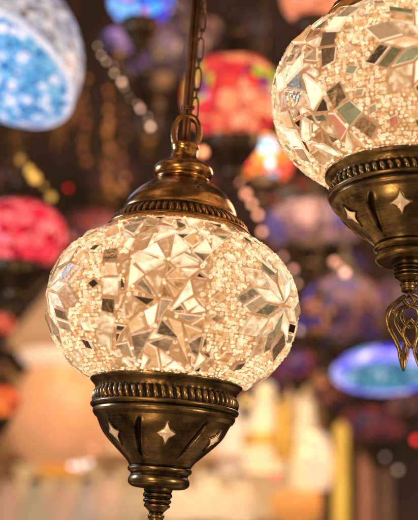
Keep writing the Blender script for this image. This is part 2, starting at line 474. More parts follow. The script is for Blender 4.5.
    for k in range(41):
        l = -1.08+2.42*k/40; prof.append((hz(math.sin(l))*R, math.cos(l)*R*bulge(math.sin(l))))
    ms_ = lathe(prof, 128, name='glass_shell')
    return ms_, me, mb

# ------------------------------------------------------------------ brass fittings (all in photo-sized millimetre units: K per unit)
K = .8/FPX          # one unit = what one photo pixel covers at the lamps
NG = 62
cup_prof = [(-73, 69.5), (-73.3, 73.2), (-74.5, 75), (-76.5, 75), (-79, 72.5), (-82, 70), (-85, 69.3)] + \
    [(-85-1.15*i, 69.3+.4*math.sin(PI*i/12)+ .15*i) for i in range(1, 13)] + \
    [(-99.6, 72.3), (-101, 72.9), (-103, 72.2), (-104.2, 70), (-104.9, 68.8), (-106.2, 69.9), (-109, 69.8), (-112, 68), (-114, 65.5)]
bowl = smoothp([(-114, 65.5), (-116, 64.6), (-122, 61.8), (-129, 57.2), (-136, 51), (-143, 44), (-149, 38), (-154, 33.3), (-157.5, 31), (-160, 29.6)], 2)
neck = smoothp([(-160, 29.6), (-161, 30.8), (-163, 31.3), (-165, 30.5), (-166, 28.8), (-167.5, 27.6), (-169, 27.8), (-171, 29.2), (-174, 30), (-177, 29.6), (-179, 27.8), (-180.5, 25), (-181, 20), (-181, 12.5)], 1)
cup_prof = cup_prof[:-1] + dense(bowl, 1.6)[:-1] + dense(neck, 1.6)
GS = (-85.6, -99.2)
def ridge(ph):
    k = round(ph/(2*PI)) % NG
    return .82+.34*((math.sin(k*12.9898)*43758.5453) % 1)
def cup_mod(i, z, a):
    d = 0
    if GS[1] < z < GS[0]:
        t = (z-(GS[0]+GS[1])/2)/((GS[0]-GS[1])/2)
        ph = (a*NG + t*1.1 + 2.2*0)
        w = abs(math.cos(ph/2))
        d += 2.8*ridge(ph)*math.sqrt(max(0, 1-t*t))*(max(0, w)**1.3) - 1.3
    if -154 < z < -117:
        t = (z+135.5)/18.5
        for k in range(6):
            da = (a - (2*PI*(k+.5)/6 + .10*t) + PI) % (2*PI) - PI
            wv = .036*(1-t*t)**.5+.01
            x = da/wv
            if abs(x) < 4: d += -3.0*math.exp(-x**4)*(1-t**6) + .9*math.exp(-(abs(x)-1.7)**2*2.2)*(1-t*t)
    return d
def cup_pat(i, z, a):
    p = .05
    if GS[1] < z < GS[0]:
        t = (z-(GS[0]+GS[1])/2)/((GS[0]-GS[1])/2)
        w = abs(math.cos((a*NG+t*1.1)/2)); p += .75-1.15*math.sqrt(max(0, 1-t*t))*w**1.3
    if -76 < z < -73: p -= .1
    if -106 < z < -103.6: p += .5
    if -154 < z < -117:
        t = (z+135.5)/18.5
        for k in range(6):
            da = (a - (2*PI*(k+.5)/6 + .10*t) + PI) % (2*PI) - PI
            x = da/(.036*(1-t*t)**.5+.01)
            if abs(x) < 3: p += .7*math.exp(-x**4)
    if -170 < z < -166.5 or -162 < z < -159: p += .45
    return p
cap_prof = [(75, 60), (74.8, 66), (75.5, 68.3), (77, 68.5), (78.5, 67.4), (79.2, 66.2)] + \
    [(79.2+1.0*i, 66.2-.78*i+.9*math.sin(PI*i/12)) for i in range(1, 13)] + \
    [(92, 55.8), (92.6, 54.8), (94, 54.6)]
dome = smoothp([(94, 54.6), (96.5, 54.6), (102, 52.2), (108, 47.5), (114, 42), (119, 36), (123.5, 30.5), (125.5, 27.8)], 2)
topr = smoothp([(125.5, 27.8), (126.5, 26.8), (128, 27.4), (130, 29.6), (134, 30.6), (138, 29.5), (141, 26), (144, 20), (146.5, 15.5), (149, 13.8), (156, 13.2), (158, 14.3), (160.5, 14.3), (162, 13), (163, 9), (163, 3)], 1)
cap_prof = cap_prof[:-1]+dense(dome, 1.6)[:-1]+dense(topr, 1.8)
CG = (79.4, 91.2)
def cap_mod(i, z, a):
    if CG[0] < z < CG[1]:
        t = (z-(CG[0]+CG[1])/2)/((CG[1]-CG[0])/2); w = abs(math.cos((a*NG+t*.9)/2))
        return 2.7*ridge(a*NG+t*.9)*math.sqrt(max(0, 1-t*t))*w**1.3-1.2
    return 0
def cap_pat(i, z, a):
    p = 0
    if CG[0] < z < CG[1]:
        t = (z-(CG[0]+CG[1])/2)/((CG[1]-CG[0])/2); p = .75-1.1*math.sqrt(max(0, 1-t*t))*abs(math.cos((a*NG+t*.9)/2))**1.3
    if 124 < z < 129: p += .4
    if 91 < z < 93.5: p += .5
    return p
fin_prof = smoothp([(-180.8, 13.8), (-184, 13.8), (-185.5, 12.6), (-187, 14), (-190, 14.2), (-191.5, 12.4), (-193, 12.4), (-194, 13.6), (-196.2, 13.6), (-197.4, 11.8), (-198.6, 11.8), (-199.4, 12.8), (-201.4, 12.6), (-203, 10.6), (-206, 8.2), (-207.4, 6.9), (-209.5, 6.6), (-210.6, 7.9), (-212.5, 8.2), (-214, 7.2), (-218, 6.4), (-220, 7.2), (-222, 6.2), (-223.6, 3), (-224, .4)], 1)
def fin_pat(i, z, a): return .55 if any(abs(z-q) < 1.2 for q in (-185.6, -192.2, -198, -208)) else .12

def surf_patch(prof_r, pts, name, off, th):
    "polygon (phi, z) laid on a surface of revolution, with thickness"
    vs, m = [], len(pts)
    for o_ in (off-th, off):
        for a, z in pts: r = prof_r(z)+o_; vs.append((r*math.cos(a)*K, r*math.sin(a)*K, z*K))
    ca = sum(a for a, _ in pts)/m; cz = sum(z for _, z in pts)/m; r = prof_r(cz)+off+2.4
    vs.append((r*math.cos(ca)*K, r*math.sin(ca)*K, cz*K))
    fs = [(j, (j+1) % m, m+(j+1) % m, m+j) for j in range(m)]+[(m+j, m+(j+1) % m, 2*m) for j in range(m)]
    return mesh(name, vs, fs, False)
def cup_r(z):
    for (z0, r0), (z1, r1) in zip(cup_prof, cup_prof[1:]):
        if z1 <= z <= z0 and z0 != z1: return r0+(r1-r0)*(z-z0)/(z1-z0)
    return 50
def star(ca, cz, w, h, m=7):
    out = []
    tips = [(w, 0), (0, h), (-w, 0), (0, -h)]
    for i in range(4):
        (x0, y0), (x1, y1) = tips[i], tips[(i+1) % 4]
        for q in range(m):
            t = q/m; k = 1-.29*math.sin(PI*t)
            out.append(((x0+(x1-x0)*t)*k, (y0+(y1-y0)*t)*k))
    return [(ca+x/cup_r(cz+y), cz+y) for x, y in out]

def pendant_mesh():
    "openwork tulip ornament, flat casting in the x-z plane; units, top at z=0"
    P = []
    def both(c, r, fl=.8):
        r = tuple(1.18*x for x in r) if isinstance(r, tuple) else r*1.18
        s = [(x, 0, z) for x, z in c]; q = spline(s, 7)
        rr = r if not isinstance(r, tuple) else [r[0]+(r[1]-r[0])*i/(len(q)-1) for i in range(len(q))]
        P.append(([v*K for v in q], [x*K for x in rr] if isinstance(rr, list) else rr*K, False, fl))
        P.append(([Vector((-v.x, v.y, v.z))*K for v in q], [x*K for x in rr] if isinstance(rr, list) else rr*K, False, fl))
    both([(2.5, -2), (9, -7), (17, -16), (20.5, -28), (18.8, -42), (14, -55), (10.8, -66), (10, -76), (7.6, -89)], (2.7, 1.3), .7)
    both([(7.6, -89), (4.6, -78), (3.0, -66), (5.2, -54), (10, -44), (13.6, -33), (12.5, -23), (7, -16), (0, -14)], (1.2, 1.9), .7)
    both([(6.2, -60), (7.2, -70), (7.8, -79)], (.8, 3.0), .6)
    both([(7.8, -79), (7.9, -86), (7.4, -92)], (3.0, .8), .6)
    both([(0, -14), (6.5, -18), (8.2, -27), (5, -36), (0, -41)], 1.7)
    both([(0, -30), (5.5, -40), (6, -50), (2.4, -60), (0, -64)], 1.5)
    both([(2.5, -2), (4.5, -8), (0, -14)], 1.7)
    both([(12, -24), (16, -20), (18, -17)], 1.6)
    ring = [(0, math.cos(a)*3.4*K, (math.sin(a)*3.4+.5)*K) for a in np.linspace(0, 2*PI, 17)[:-1]]
    P.append((ring, 1.1*K, True, 1))
    return tube(P, 8, 'pendant')

CUPZ, CAPZ, GLZ = -6.5, -3.0, -2.5
me_cup = lathe(cup_prof, 744, cup_mod, 'holder_cup', cup_pat, K)
cap_prof = [(75+(z-75)*(1 if z < 93 else 1+.10*min(1, (z-93)/10)), r*1.06 if z < 110 else r*(1.06-.05*min(1, (z-110)/15))) for z, r in cap_prof]
me_cap = lathe(cap_prof, 744, cap_mod, 'cap', cap_pat, K)
me_fin = lathe(fin_prof, 64, None, 'finial', fin_pat, K)
me_pend = pendant_mesh()
me_stars = [surf_patch(cup_r, star(2*PI*k/6, -131, 9.0, 10.5), 'star_stud', .55, 1.0) for k in range(6)]
def star_rim(k):
    pts = star(2*PI*k/6, -131, 9.8, 11.4, 8)
    q = [Vector(((cup_r(z)+.35)*math.cos(a), (cup_r(z)+.35)*math.sin(a), z))*K for a, z in pts]
    return tube([(q, 1.0*K, True)], 6, 'star_frame')
me_rims = [star_rim(k) for k in range(6)]

def ellipse_link(c, w, h, r, ang=0, m=20, sx=None):
    "upright link: long way along z, turned by ang about z"
    out = []
    for k in range(m):
        a = 2*PI*k/m; x = math.copysign(abs(math.cos(a))**.8, math.cos(a))*w; z = math.sin(a)*h
        out.append(Vector((c[0]+x*math.cos(ang), c[1]+x*math.sin(ang), c[2]+z))*K)
    return (out, r*K, True)
def hanging(top, tilt):
    "ring, long doubled wire and slim chain above the cap"
    ring = tube([ellipse_link((0, 0, 177), 13, 19.5, 3.2, 0, 28)], 14, 'ring')
    wire = tube([([Vector((x+z0*0, 0, z))*K for z in (166, 190, 230, 270, top)], 2.7*K, False) for x, z0 in ((-2.9, 0), (1.6, 0))] +
                [([Vector((-.3+math.cos(a)*5.6, math.sin(a)*4, 207+math.sin(a*1)*1.2))*K for a in np.linspace(0, 2*PI, 15)[:-1]], 1.3*K, True),
                 ([Vector((-.3+math.cos(a)*5.4, math.sin(a)*4, 204.6+math.sin(a*1)*1.2))*K for a in np.linspace(0, 2*PI, 15)[:-1]], 1.2*K, True)], 12, 'wire')
    ch = []
    z = 195; k = 0
    while z < top:
        h = 14 if k % 2 == 0 else 5.5
        ch.append(ellipse_link((6.5+(z-195)*.012, 6, z+h*.8), 3.8 if k % 2 == 0 else 2.6, h, 1.15, .35 if k % 2 == 0 else 1.8, 16)); z += 2*h-2.6*1; k += 1
    chain = tube(ch, 8, 'chain')
    return ring, wire, chain

def holes_mesh():
    out = []
    def rr(z):
        for (z0, r0), (z1, r1) in zip(cap_prof, cap_prof[1:]):
            if z0 <= z <= z1 and z1 > z0: return r0+(r1-r0)*(z-z0)/(z1-z0)
        return 40
    for k in range(6):
        vs, fs = [], []
        for dx, dz, s in ((0, 3.6, 1.5), (-2.7, 0, 1.3), (2.7, 0, 1.3), (0, -3.6, 1.5)):
            a0, z0 = 2*PI*(k+.25)/6, 115; b0 = len(vs)
            for j in range(12):
                w = 2*PI*j/12; z = z0+dz+s*math.sin(w); r = rr(z)+.12; a = a0+(dx+s*math.cos(w))/r
                vs.append((r*math.cos(a)*K, r*math.sin(a)*K, z*K))
            fs.append(tuple(range(b0, b0+12)))
        out.append(mesh('pierced_trefoil', vs, fs, False))
    return out
M_hole = plain('pierced_dark', (.01, .008, .006), .9)
me_holes = holes_mesh()

def mosaic_lamp(loc, tilt, rotz, scale, globe, label, top, cz=1.0, fs=.85, capz=CAPZ):
    t = thing('mosaic_lamp', label, 'hanging lamp', loc, (0, 0, 0))
    t.matrix_world = Matrix.Translation(loc) @ Matrix.Rotation(tilt[1], 4, 'Y') @ Matrix.Rotation(tilt[0], 4, 'X') @ Matrix.Scale(scale, 4)
    sh, ti, be = globe
    g = obj('glass_globe', sh, M_grout, t)
    o = obj('mosaic_tiles', ti, [], g); o = obj('seed_beads', be, M_bead, g)
    g.location.z = GLZ*K
    c = obj('holder_cup', me_cup, M_cup, t); c.rotation_euler.z = rotz; c.location.z = (CUPZ-73*(1-cz))*K; c.scale.z = cz
    fz = CUPZ-73*(1-cz)+181*(1-cz)
    for k in range(6):
        w = obj('star_stud', me_stars[k], M_star, c); obj('star_frame', me_rims[k], M_cup, c)
    c = obj('cap', me_cap, M_cap, t); c.location.z = capz*K; c.rotation_euler.z = rotz
    for k in range(6): obj('pierced_trefoil', me_holes[k], M_hole, c)
    o = obj('finial', me_fin, M_cup, t); o.location.z = (fz-181*(1-fs))*K; o.scale.z = fs
    p = obj('pendant', me_pend, M_cup, t); p.location = (0, 0, (fz-181*(1-fs)-fs*226)*K); p.scale = (1, 1, .93 if fs > .8 else .78); p.rotation_euler.z = -.12
    r, w, ch = hanging(top, 0)
    for nm, me_, mt_ in (('hanging_ring', r, M_cap), ('hanging_wire', w, M_rod), ('chain', ch, M_rod)): obj(nm, me_, mt_, t).location.z = (capz+5.5)*K
    return t

RAD = 123.5*K
FR = -PI/2                                             # azimuth that faces the viewer
L1 = mosaic_lamp(LC, (0, math.radians(2.6)), FR+.10, 1.0,
    make_globe(7, RAD, [(FR+math.radians(57), -.07), (FR+math.radians(-69), -.02), (FR+PI, 0)], (1, 2)),
    'lit cream mosaic globe lamp shown whole in front, brass cup below and long wire above', 330, .96)
L2 = mosaic_lamp(at(401, 96.5, .79), (math.radians(-3), math.radians(-.9)), FR-.24, 1.02,
    make_globe(23, RAD, [(FR+math.radians(3), -.03), (FR+math.radians(125), 0), (FR+math.radians(-115), 0)], (0, 1, 2), 27),
    'lit cream mosaic globe lamp cut by right edge, with openwork tulip pendant hanging below', 330, .83, .66, 4)

# ------------------------------------------------------------------ background lamps of the bazaar
def mosaic_mat(name, pal, es, scale=60, grout=(.2, .12, .08), base=.4, spots=None):
    q = N(name); q.set(Roughness=.2)
    t = q.n('TexCoord')
    v = q.n('TexVoronoi', Scale=scale); v2 = q.n('TexVoronoi', feature='DISTANCE_TO_EDGE', Scale=scale)
    q.l(t.outputs['Object'], v.inputs['Vector']); q.l(t.outputs['Object'], v2.inputs['Vector'])
    sp = q.n('SeparateColor'); q.l(v.outputs['Color'], sp.inputs[0])
    r = q.ramp([(i/len(pal), c) for i, c in enumerate(pal)], 'CONSTANT'); q.l(sp.outputs[0], r.inputs['Fac'])
    col = r.outputs['Color']
    if spots:                                          # larger flower medallions
        v3 = q.n('TexVoronoi', Scale=spots[0]); q.l(t.outputs['Object'], v3.inputs['Vector'])
        th = q.n('Math', operation='LESS_THAN'); q.l(v3.outputs['Distance'], th.inputs[0]); th.inputs[1].default_value = spots[1]
        mx = q.n('Mix', data_type='RGBA'); q.l(th.outputs[0], mx.inputs[0]); q.l(col, mx.inputs[6])
        r3 = q.ramp([(i/len(spots[2]), c) for i, c in enumerate(spots[2])], 'CONSTANT'); q.l(sp.outputs[1], r3.inputs['Fac']); q.l(r3.outputs['Color'], mx.inputs[7])
        col = mx.outputs[2]
    lt = q.n('Math', operation='LESS_THAN'); q.l(v2.outputs['Distance'], lt.inputs[0]); lt.inputs[1].default_value = .06
    m2 = q.n('Mix', data_type='RGBA'); q.l(lt.outputs[0], m2.inputs[0]); q.l(col, m2.inputs[6]); m2.inputs[7].default_value = (*grout, 1)
    q.l(m2.outputs[2], q.b.inputs['Base Color'] if es == 0 else q.b.inputs['Emission Color'])
    if es: q.l(m2.outputs[2], q.b.inputs['Base Color']); q.b.inputs['Emission Strength'].default_value = es
    return q.m
M_dark = plain('dark_brass_fitting', (.10, .07, .045), .35, 1)
M_bfit = plain('old_brass_fitting', (.30, .18, .08), .35, 1)
bg_holder = smoothp([(-.62, .56), (-.68, .60), (-.78, .58), (-.9, .55), (-1.0, .48), (-1.15, .33), (-1.25, .24), (-1.35, .26), (-1.42, .2), (-1.46, .1), (-1.62, .08), (-1.75, .02)], 2)
bg_cap = smoothp([(.62, .50), (.68, .54), (.76, .48), (.9, .38), (1.02, .25), (1.08, .22), (1.14, .25), (1.2, .18), (1.26, .09), (1.36, .09), (1.4, .02)], 2)
def bg_lamp(px, py, D, rpx, mat, label, aspect=.8, tilt=(0, 0), fit=None, chain=True, fitscale=1.0, hold=True):
    R = rpx*pxm(D); fit = fit or M_dark
    t = thing('mosaic_lamp', label, 'hanging lamp', at(px, py, D))
    t.rotation_euler = (tilt[0], tilt[1], random.uniform(0, 6))
    prof = [(math.sin(l)*aspect*R, math.cos(l)*R) for l in np.linspace(-1.05, 1.05, 25)]
    obj('glass_globe', lathe(prof, 40, name='globe'), mat, t)
    k = aspect/.8
    if hold: obj('holder_cup', lathe([(z*k*R, r*R*fitscale) for z, r in bg_holder], 32, name='holder'), fit, t)
    obj('cap', lathe([(z*k*R, r*R*fitscale) for z, r in bg_cap], 32, name='cap'), fit, t)
    if chain:
        ch = []; z = 1.4*k*R; h = .012; i = 0
        while z < 1.4*k*R+.5: ch.append(([Vector((math.cos(a)*.005*(i % 2), math.cos(a)*.005*(1-i % 2), z+h+math.sin(a)*h)) for a in np.linspace(0, 2*PI, 11)[:-1]], .0014, True)); z += h*1.75; i += 1
        obj('chain', tube(ch, 6, 'chain'), fit, t)
    return t
random.seed(4)
c_ = lambda *v: tuple((x/255)**2.2 for x in v)
# red and orange lamp behind the chain
m = mosaic_mat('red_orange_mosaic', [c_(230,70,60), c_(245,140,100), c_(240,110,80), c_(215,50,60), c_(250,160,120)], .82, 45, c_(150,50,40), spots=(16, .42, [c_(250,200,60), c_(150,190,60), c_(120,60,110), c_(230,60,60)]))
bg_lamp(232, 97, 1.55, 50, m, 'orange red flowered mosaic lamp behind the front lamp chain', .92, (0, -.25))
m = mosaic_mat('red_mosaic', [c_(230,40,70), c_(250,110,120), c_(215,25,55), c_(235,60,80), c_(245,100,105)], .78, 55, c_(150,20,40))
bg_lamp(20, 236, 1.45, 46, m, 'bright red mosaic lamp at the left edge beside the front globe', .82, fitscale=1.15)
m = mosaic_mat('dim_rose_mosaic', [c_(120,55,50), c_(90,45,45), c_(140,80,75), c_(80,45,42)], .7, 50, c_(50,25,25))
bg_lamp(92, 236, 1.9, 34, m, 'dim rose mosaic lamp between the red lamp and front globe', .8)
m = mosaic_mat('blue_violet_mosaic', [c_(50,110,230), c_(80,160,250), c_(60,60,210), c_(130,130,240), c_(200,160,230)], 1.1, 50, c_(30,50,150), spots=(14, .4, [c_(120,180,250), c_(190,120,190), c_(60,90,230)]))
bg_lamp(141, -2, 1.5, 33, m, 'small blue and violet mosaic lamp at the top edge', .95)
m = mosaic_mat('apricot_mosaic', [c_(235,150,110), c_(245,175,135), c_(225,135,95)], .8, 40, c_(200,110,80))
bg_lamp(313, -4, 1.5, 32, m, 'apricot glass lamp at the top edge beside the right lamp', 1.0)
m = mosaic_mat('orange_gold_mosaic', [c_(250,140,60), c_(235,110,50), c_(250,190,90), c_(225,80,70), c_(235,160,60)], .85, 40, c_(130,60,30), spots=(18, .35, [c_(120,190,240), c_(240,200,80), c_(180,60,110)]))
bg_lamp(262, 160, 1.75, 32, m, 'orange and gold mosaic lamp low behind the red flowered one', .8)
m = mosaic_mat('grey_flower_mosaic', [c_(90,75,80), c_(60,50,55), c_(130,110,110), c_(120,105,60), c_(75,60,90), c_(50,40,40)], .55, 50, c_(40,30,30))
bg_lamp(160, 52, 1.9, 44, m, 'dim grey multicolour mosaic lamp under the blue one', .85)
m = mosaic_mat('yellow_violet_mosaic', [c_(120,100,170), c_(90,80,130), c_(70,60,90)], .6, 50, c_(40,30,50), spots=(20, .3, [c_(250,190,40), c_(230,150,50)]))
m2_ = mosaic_mat('taupe_mosaic', [c_(120,85,75), c_(85,65,65), c_(160,115,100), c_(70,55,55)], .6, 50, c_(40,30,30))
bg_lamp(202, 40, 2.0, 24, m2_, 'taupe mosaic lamp right behind the hanging wire', 1.0)
bg_lamp(118, 42, 1.7, 17, m, 'tiny violet mosaic lamp with yellow flower beside blue lamp', .8)
m = mosaic_mat('mauve_mosaic', [c_(95,65,80), c_(75,50,70), c_(120,85,95), c_(60,45,90), c_(110,70,60)], .7, 45, c_(50,32,40), spots=(14, .35, [c_(70,70,170), c_(160,120,110)]))
bg_lamp(345, 312, 1.85, 44, m, 'dusky mauve mosaic lamp behind the tulip pendant', .85)
m = mosaic_mat('brown_blue_mosaic', [c_(150,95,70), c_(110,70,60), c_(60,55,130), c_(180,120,90), c_(70,45,50)], .65, 50, c_(45,30,35))
bg_lamp(318, 318, 1.65, 21, m, 'small brown and blue mosaic lamp right of the front globe', .95)
m = mosaic_mat('banded_mosaic', [c_(125,95,100), c_(105,80,88), c_(150,115,115), c_(70,65,120)], .65, 30, c_(90,65,70))
bg_lamp(312, 226, 2.0, 50, m, 'wide greyish pink mosaic lamp under the right lamp', .5)
m = mosaic_mat('dark_green_mosaic', [c_(80,75,45), c_(60,45,35), c_(130,60,45), c_(45,35,35)], .55, 50, c_(30,22,20))
bg_lamp(292, 200, 2.1, 30, m, 'dark olive and rust mosaic lamp beyond the right lamp', .7)
m = mosaic_mat('plum_mosaic', [c_(110,55,60), c_(80,45,60), c_(130,60,55), c_(60,40,70)], .6, 45, c_(45,25,30))
bg_lamp(372, 425, 2.2, 34, m, 'plum mosaic lamp beneath the blue ring shade', .55)
bg_lamp(258, 388, 2.4, 32, m, 'plum mosaic lamp just right of the front brass cup', .8)
m = mosaic_mat('orange_small_mosaic', [c_(215,95,50), c_(190,80,50), c_(235,120,60)], .8, 50, c_(120,50,30))
bg_lamp(3, 402, 1.6, 18, m, 'small orange lamp at the left edge below the red one', 1.0)
m = mosaic_mat('coral_small_mosaic', [c_(230,100,75), c_(200,80,65)], .8, 50, c_(120,50,30))
bg_lamp(4, 325, 1.8, 11, m, 'tiny coral lamp at the left edge between red and orange lamps', 1.0)
m = mosaic_mat('dark_rust_mosaic', [c_(70,45,38), c_(50,32,28), c_(95,60,48)], .5, 50, c_(30,20,18))
bg_lamp(15, 180, 1.8, 26, m, 'dark rust mosaic lamp above the bright red lamp', .7, fit=M_bfit)
bg_lamp(345, 235, 2.6, 28, m, 'dark rust mosaic lamp deep behind the right brass cup', .8)

def bgq(px, py, D, r, pal, es, label, asp=.8, g=(35, 25, 22), fit=None):
    m = mosaic_mat(label.split()[0]+'_mosaic', [c_(*p) for p in pal], es, 45, c_(*g), spots=(22, .3, [c_(*pal[0]), c_(*pal[-1]), c_(*pal[1])]))
    bg_lamp(px, py, D, r, m, label, asp, (random.uniform(-.1, .1), random.uniform(-.12, .12)), fit)
bgq(60, 110, 2.4, 24, [(100,60,45), (70,42,35), (130,85,55)], .55, 'chestnut mosaic lamp in the dark under the pale blue bowl', .8, fit=M_bfit)
bgq(112, 175, 2.6, 26, [(85,55,50), (60,42,40), (110,70,50)], .5, 'umber mosaic lamp in the dark left of the copper cap', .8, fit=M_bfit)
bgq(150, 125, 2.5, 20, [(75,60,60), (95,75,60), (55,45,48)], .5, 'ashen mosaic lamp in the dark between strings of glint dots and copper ring', .85, fit=M_bfit)
bgq(258, 30, 2.3, 24, [(60,42,40), (85,55,45), (50,48,52)], .5, 'sooty mosaic lamp in the dark gap left of the apricot lamp', .85)
bgq(178, 14, 2.4, 18, [(130,100,95), (100,80,80), (150,120,105)], .6, 'ash pink mosaic lamp at the top edge behind the hanging wire', .9)
bgq(262, 262, 2.3, 22, [(110,65,60), (80,60,85), (150,95,70)], .6, 'terracotta mosaic lamp tucked behind the upper right of the front globe', .8, fit=M_bfit)
bgq(350, 268, 2.4, 20, [(70,60,110), (100,60,80), (60,45,60)], .6, 'indigo mosaic lamp between the mauve lamp and the right brass cup', .8)
bgq(298, 366, 2.0, 20, [(120,50,50), (80,45,95), (170,80,50)], .65, 'crimson and violet mosaic lamp left of the glowing ring lamp', .8)
bgq(330, 398, 2.3, 18, [(90,50,45), (130,70,55), (60,40,50)], .55, 'russet mosaic lamp under the left end of the ring lamp', .8)
bgq(404, 402, 2.0, 16, [(95,60,60), (70,50,60), (130,90,80)], .55, 'cocoa mosaic lamp under the right end of the ring lamp', .8)
bgq(400, 300, 2.1, 26, [(90,70,85), (120,85,90), (70,55,80)], .6, 'heather mosaic lamp straight behind the tulip pendant at the right edge', .85)
bgq(18, 122, 2.2, 22, [(60,40,35), (90,55,40), (45,35,35)], .5, 'ebony mosaic lamp low behind the pale blue bowl at the left edge', .8, fit=M_bfit)
bgq(200, 178, 2.2, 20, [(90,50,45), (60,40,38), (120,60,50)], .5, 'oxblood mosaic lamp beside the collar of the copper cap', .8)
# big pale blue bowl, upper left
D = 1.22; u = pxm(D)
t = thing('bowl_lamp', 'large pale blue mosaic bowl lamp cut by the top left corner', 'hanging lamp', at(-3, 66, D))
t.rotation_euler = (math.radians(-18), math.radians(24), 0)
m_in = mosaic_mat('blue_flower_mosaic', [c_(40,130,190), c_(80,155,210), c_(30,110,175), c_(110,175,220), c_(60,140,200)], .85, 110, c_(130,175,220), spots=(75, .42, [c_(225,225,248), c_(205,215,242)]))
m_out = mosaic_mat('pale_mirror_mosaic', [c_(165,180,200), c_(120,125,145), c_(200,208,222), c_(150,165,190), c_(95,90,105)], .75, 120, c_(190,185,190))
m_rim = plain('pale_rim_glass', (.7, .75, .85), .3, 0, c_(200,212,240), .7)
obj('shade_bowl', lathe([(z*u, r*u) for z, r in smoothp([(4, 84), (25, 82), (50, 72), (72, 54), (90, 34)], 2)], 64, name='bowl'), m_out, t)
obj('lower_bowl', lathe([(z*u, r*u) for z, r in smoothp([(-3, 82), (-10, 76), (-17, 60), (-22, 36), (-24, 14), (-24, .5)], 2)], 64, name='lower'), m_in, t)
obj('rim_band', lathe([(z*u, r*u) for z, r in smoothp([(3, 83), (2, 85.5), (0, 86), (-2.5, 84.5), (-3.5, 82)], 2)], 64, name='rim'), m_rim, t)
obj('cap', lathe([(z*u, r*u) for z, r in [(88, 38), (96, 30), (108, 16), (120, 6)]], 32, name='cap'), M_dark, t)

# glowing ring shade, right
D = 1.7; u = pxm(D)
t = thing('ring_lamp', 'flat disc lamp with glowing white and blue rim at right', 'hanging lamp', at(385, 376, D))
t.rotation_euler = (math.radians(-12), 0, 0)
mr = mosaic_mat('white_blue_lit_rim', [c_(215,215,255), c_(170,175,255), c_(120,120,250), c_(235,235,255), c_(90,90,235)], 1.05, 30, c_(150,150,250))
mt = mosaic_mat('teal_underside', [c_(70,140,165), c_(110,170,195), c_(45,110,145), c_(160,200,225)], .85, 70, c_(60,90,130))
mtop = mosaic_mat('cobalt_mosaic', [c_(50,50,220), c_(90,110,250), c_(60,180,230), c_(80,60,200), c_(150,165,255)], .95, 42, c_(30,30,150))
obj('rim_band', lathe([(z*u, r*u) for z, r in smoothp([(-1, 42), (-3, 46), (-1, 51), (4, 53), (8, 51), (9, 48)], 2)], 56, name='rim'), mr, t)
obj('underside', lathe([(z*u, r*u) for z, r in [(-.8, 43), (5, 36), (9, 20), (10, 1)]], 48, name='under'), mt, t)
obj('shade_bowl', lathe([(z*u, r*u) for z, r in smoothp([(9, 49), (14, 44), (20, 34), (25, 20), (27, 8)], 2)], 48, name='top'), mtop, t)
obj('cap', lathe([(z*u, r*u) for z, r in [(26, 12), (34, 9), (40, 4), (69, 2)]], 24, name='cap'), M_dark, t)

# ------------------------------------------------------------------ glowing dots added in place of highlights on chains and brass, and small lights
def glow_string(pts, D, rad, col, es, label, added_cord=True, rj=.45):
    p0 = at(pts[0][0], pts[0][1], D)
    t = thing('glow_string', label, 'string of glow dots', p0, group='strings of added glow dots')
    mt_ = plain('glow_dot_emission', tuple(min(1, c) for c in col), .15, 0, col, es, .1, 40, True)
    P = []
    for i, (x, y) in enumerate(pts):
        q = at(x, y, D)-p0; P.append(q); r = rad*pxm(D)*random.uniform(1-rj, 1+rj)
        me = lathe([(math.sin(l)*r, max(.0001, math.cos(l)*r)) for l in np.linspace(-PI/2, PI/2, 9)], 14, name='bead')
        b = obj('glow_dot', me, mt_, t); b.location = q
    if len(P) > 1: obj('added_cord', tube([(P, .0008, False)], 6, 'added_cord'), M_dark, t)
    return t
def wob(P):
    out = []
    for (x, y), (x2, y2) in zip(P, P[1:]):
        for q in range(3): out.append((x+(x2-x)*q/3+random.uniform(-2.2, 2.2), y+(y2-y)*q/3+random.uniform(-2.5, 2.5)))
    return out
glow_string(wob([(97, 47), (112, 68), (125, 88), (136, 102), (146, 115), (152, 130)]), 1.5, 1.6, c_(255,200,165), 2.2, 'string of pale glint dots slanting down beside the chain')
glow_string(wob([(88, 80), (84, 100), (86, 122), (83, 145), (85, 168)]), 1.9, 2.6, c_(150,95,55), .45, 'brown string of glint dots hanging under the pale blue bowl lamp')
glow_string(wob([(108, 88), (110, 112), (106, 130), (109, 150), (108, 172), (111, 190)]), 1.9, 2.8, c_(160,105,60), .5, 'brown string of glint dots hanging left of the copper cap')
glow_string(wob([(122, 110), (124, 135), (121, 158), (124, 178), (120, 200)]), 2.0, 2.6, c_(130,85,55), .4, 'dim brown string of glint dots nearest the copper cap')
glow_string(wob([(63, 90), (61, 118), (64, 140), (60, 165)]), 2.0, 2.4, c_(110,75,50), .4, 'faint brown string of glint dots above the dim rose lamp')
glow_string([(203, 152), (225, 154)], 1.6, 3.1, c_(255,180,140), 1.8, 'pair of peach glint dots right of the copper ring')
glow_string([(238, 181), (246, 194), (252, 204), (258, 215), (262, 232)], 1.7, 2.4, c_(235,170,140), 1.3, 'string of rosy glint dots descending behind the front globe')
glow_string([(283, 257), (293, 270), (297, 284)], 1.7, 2.4, c_(215,165,150), 1.2, 'short string of rosy glint dots at the right of front globe')
glow_string([(334, 262), (340, 267), (345, 273)], 1.6, 2.6, c_(235,180,160), 1.5, 'three bright glint dots under the right brass cup')
glow_string([(311, 308), (300, 330)], 1.8, 2.7, c_(225,190,190), 1.4, 'two pale glint dots beside the small brown and blue lamp')
glow_string([(253, 143), (262, 150), (270, 163)], 1.6, 2.9, c_(170,225,245), 1.7, 'icy blue glint dots in front of the orange and gold lamp')
glow_string([(68, 188)], 1.8, 2.2, c_(230,25,30), 1.7, 'single red glint dot above the dim rose lamp')
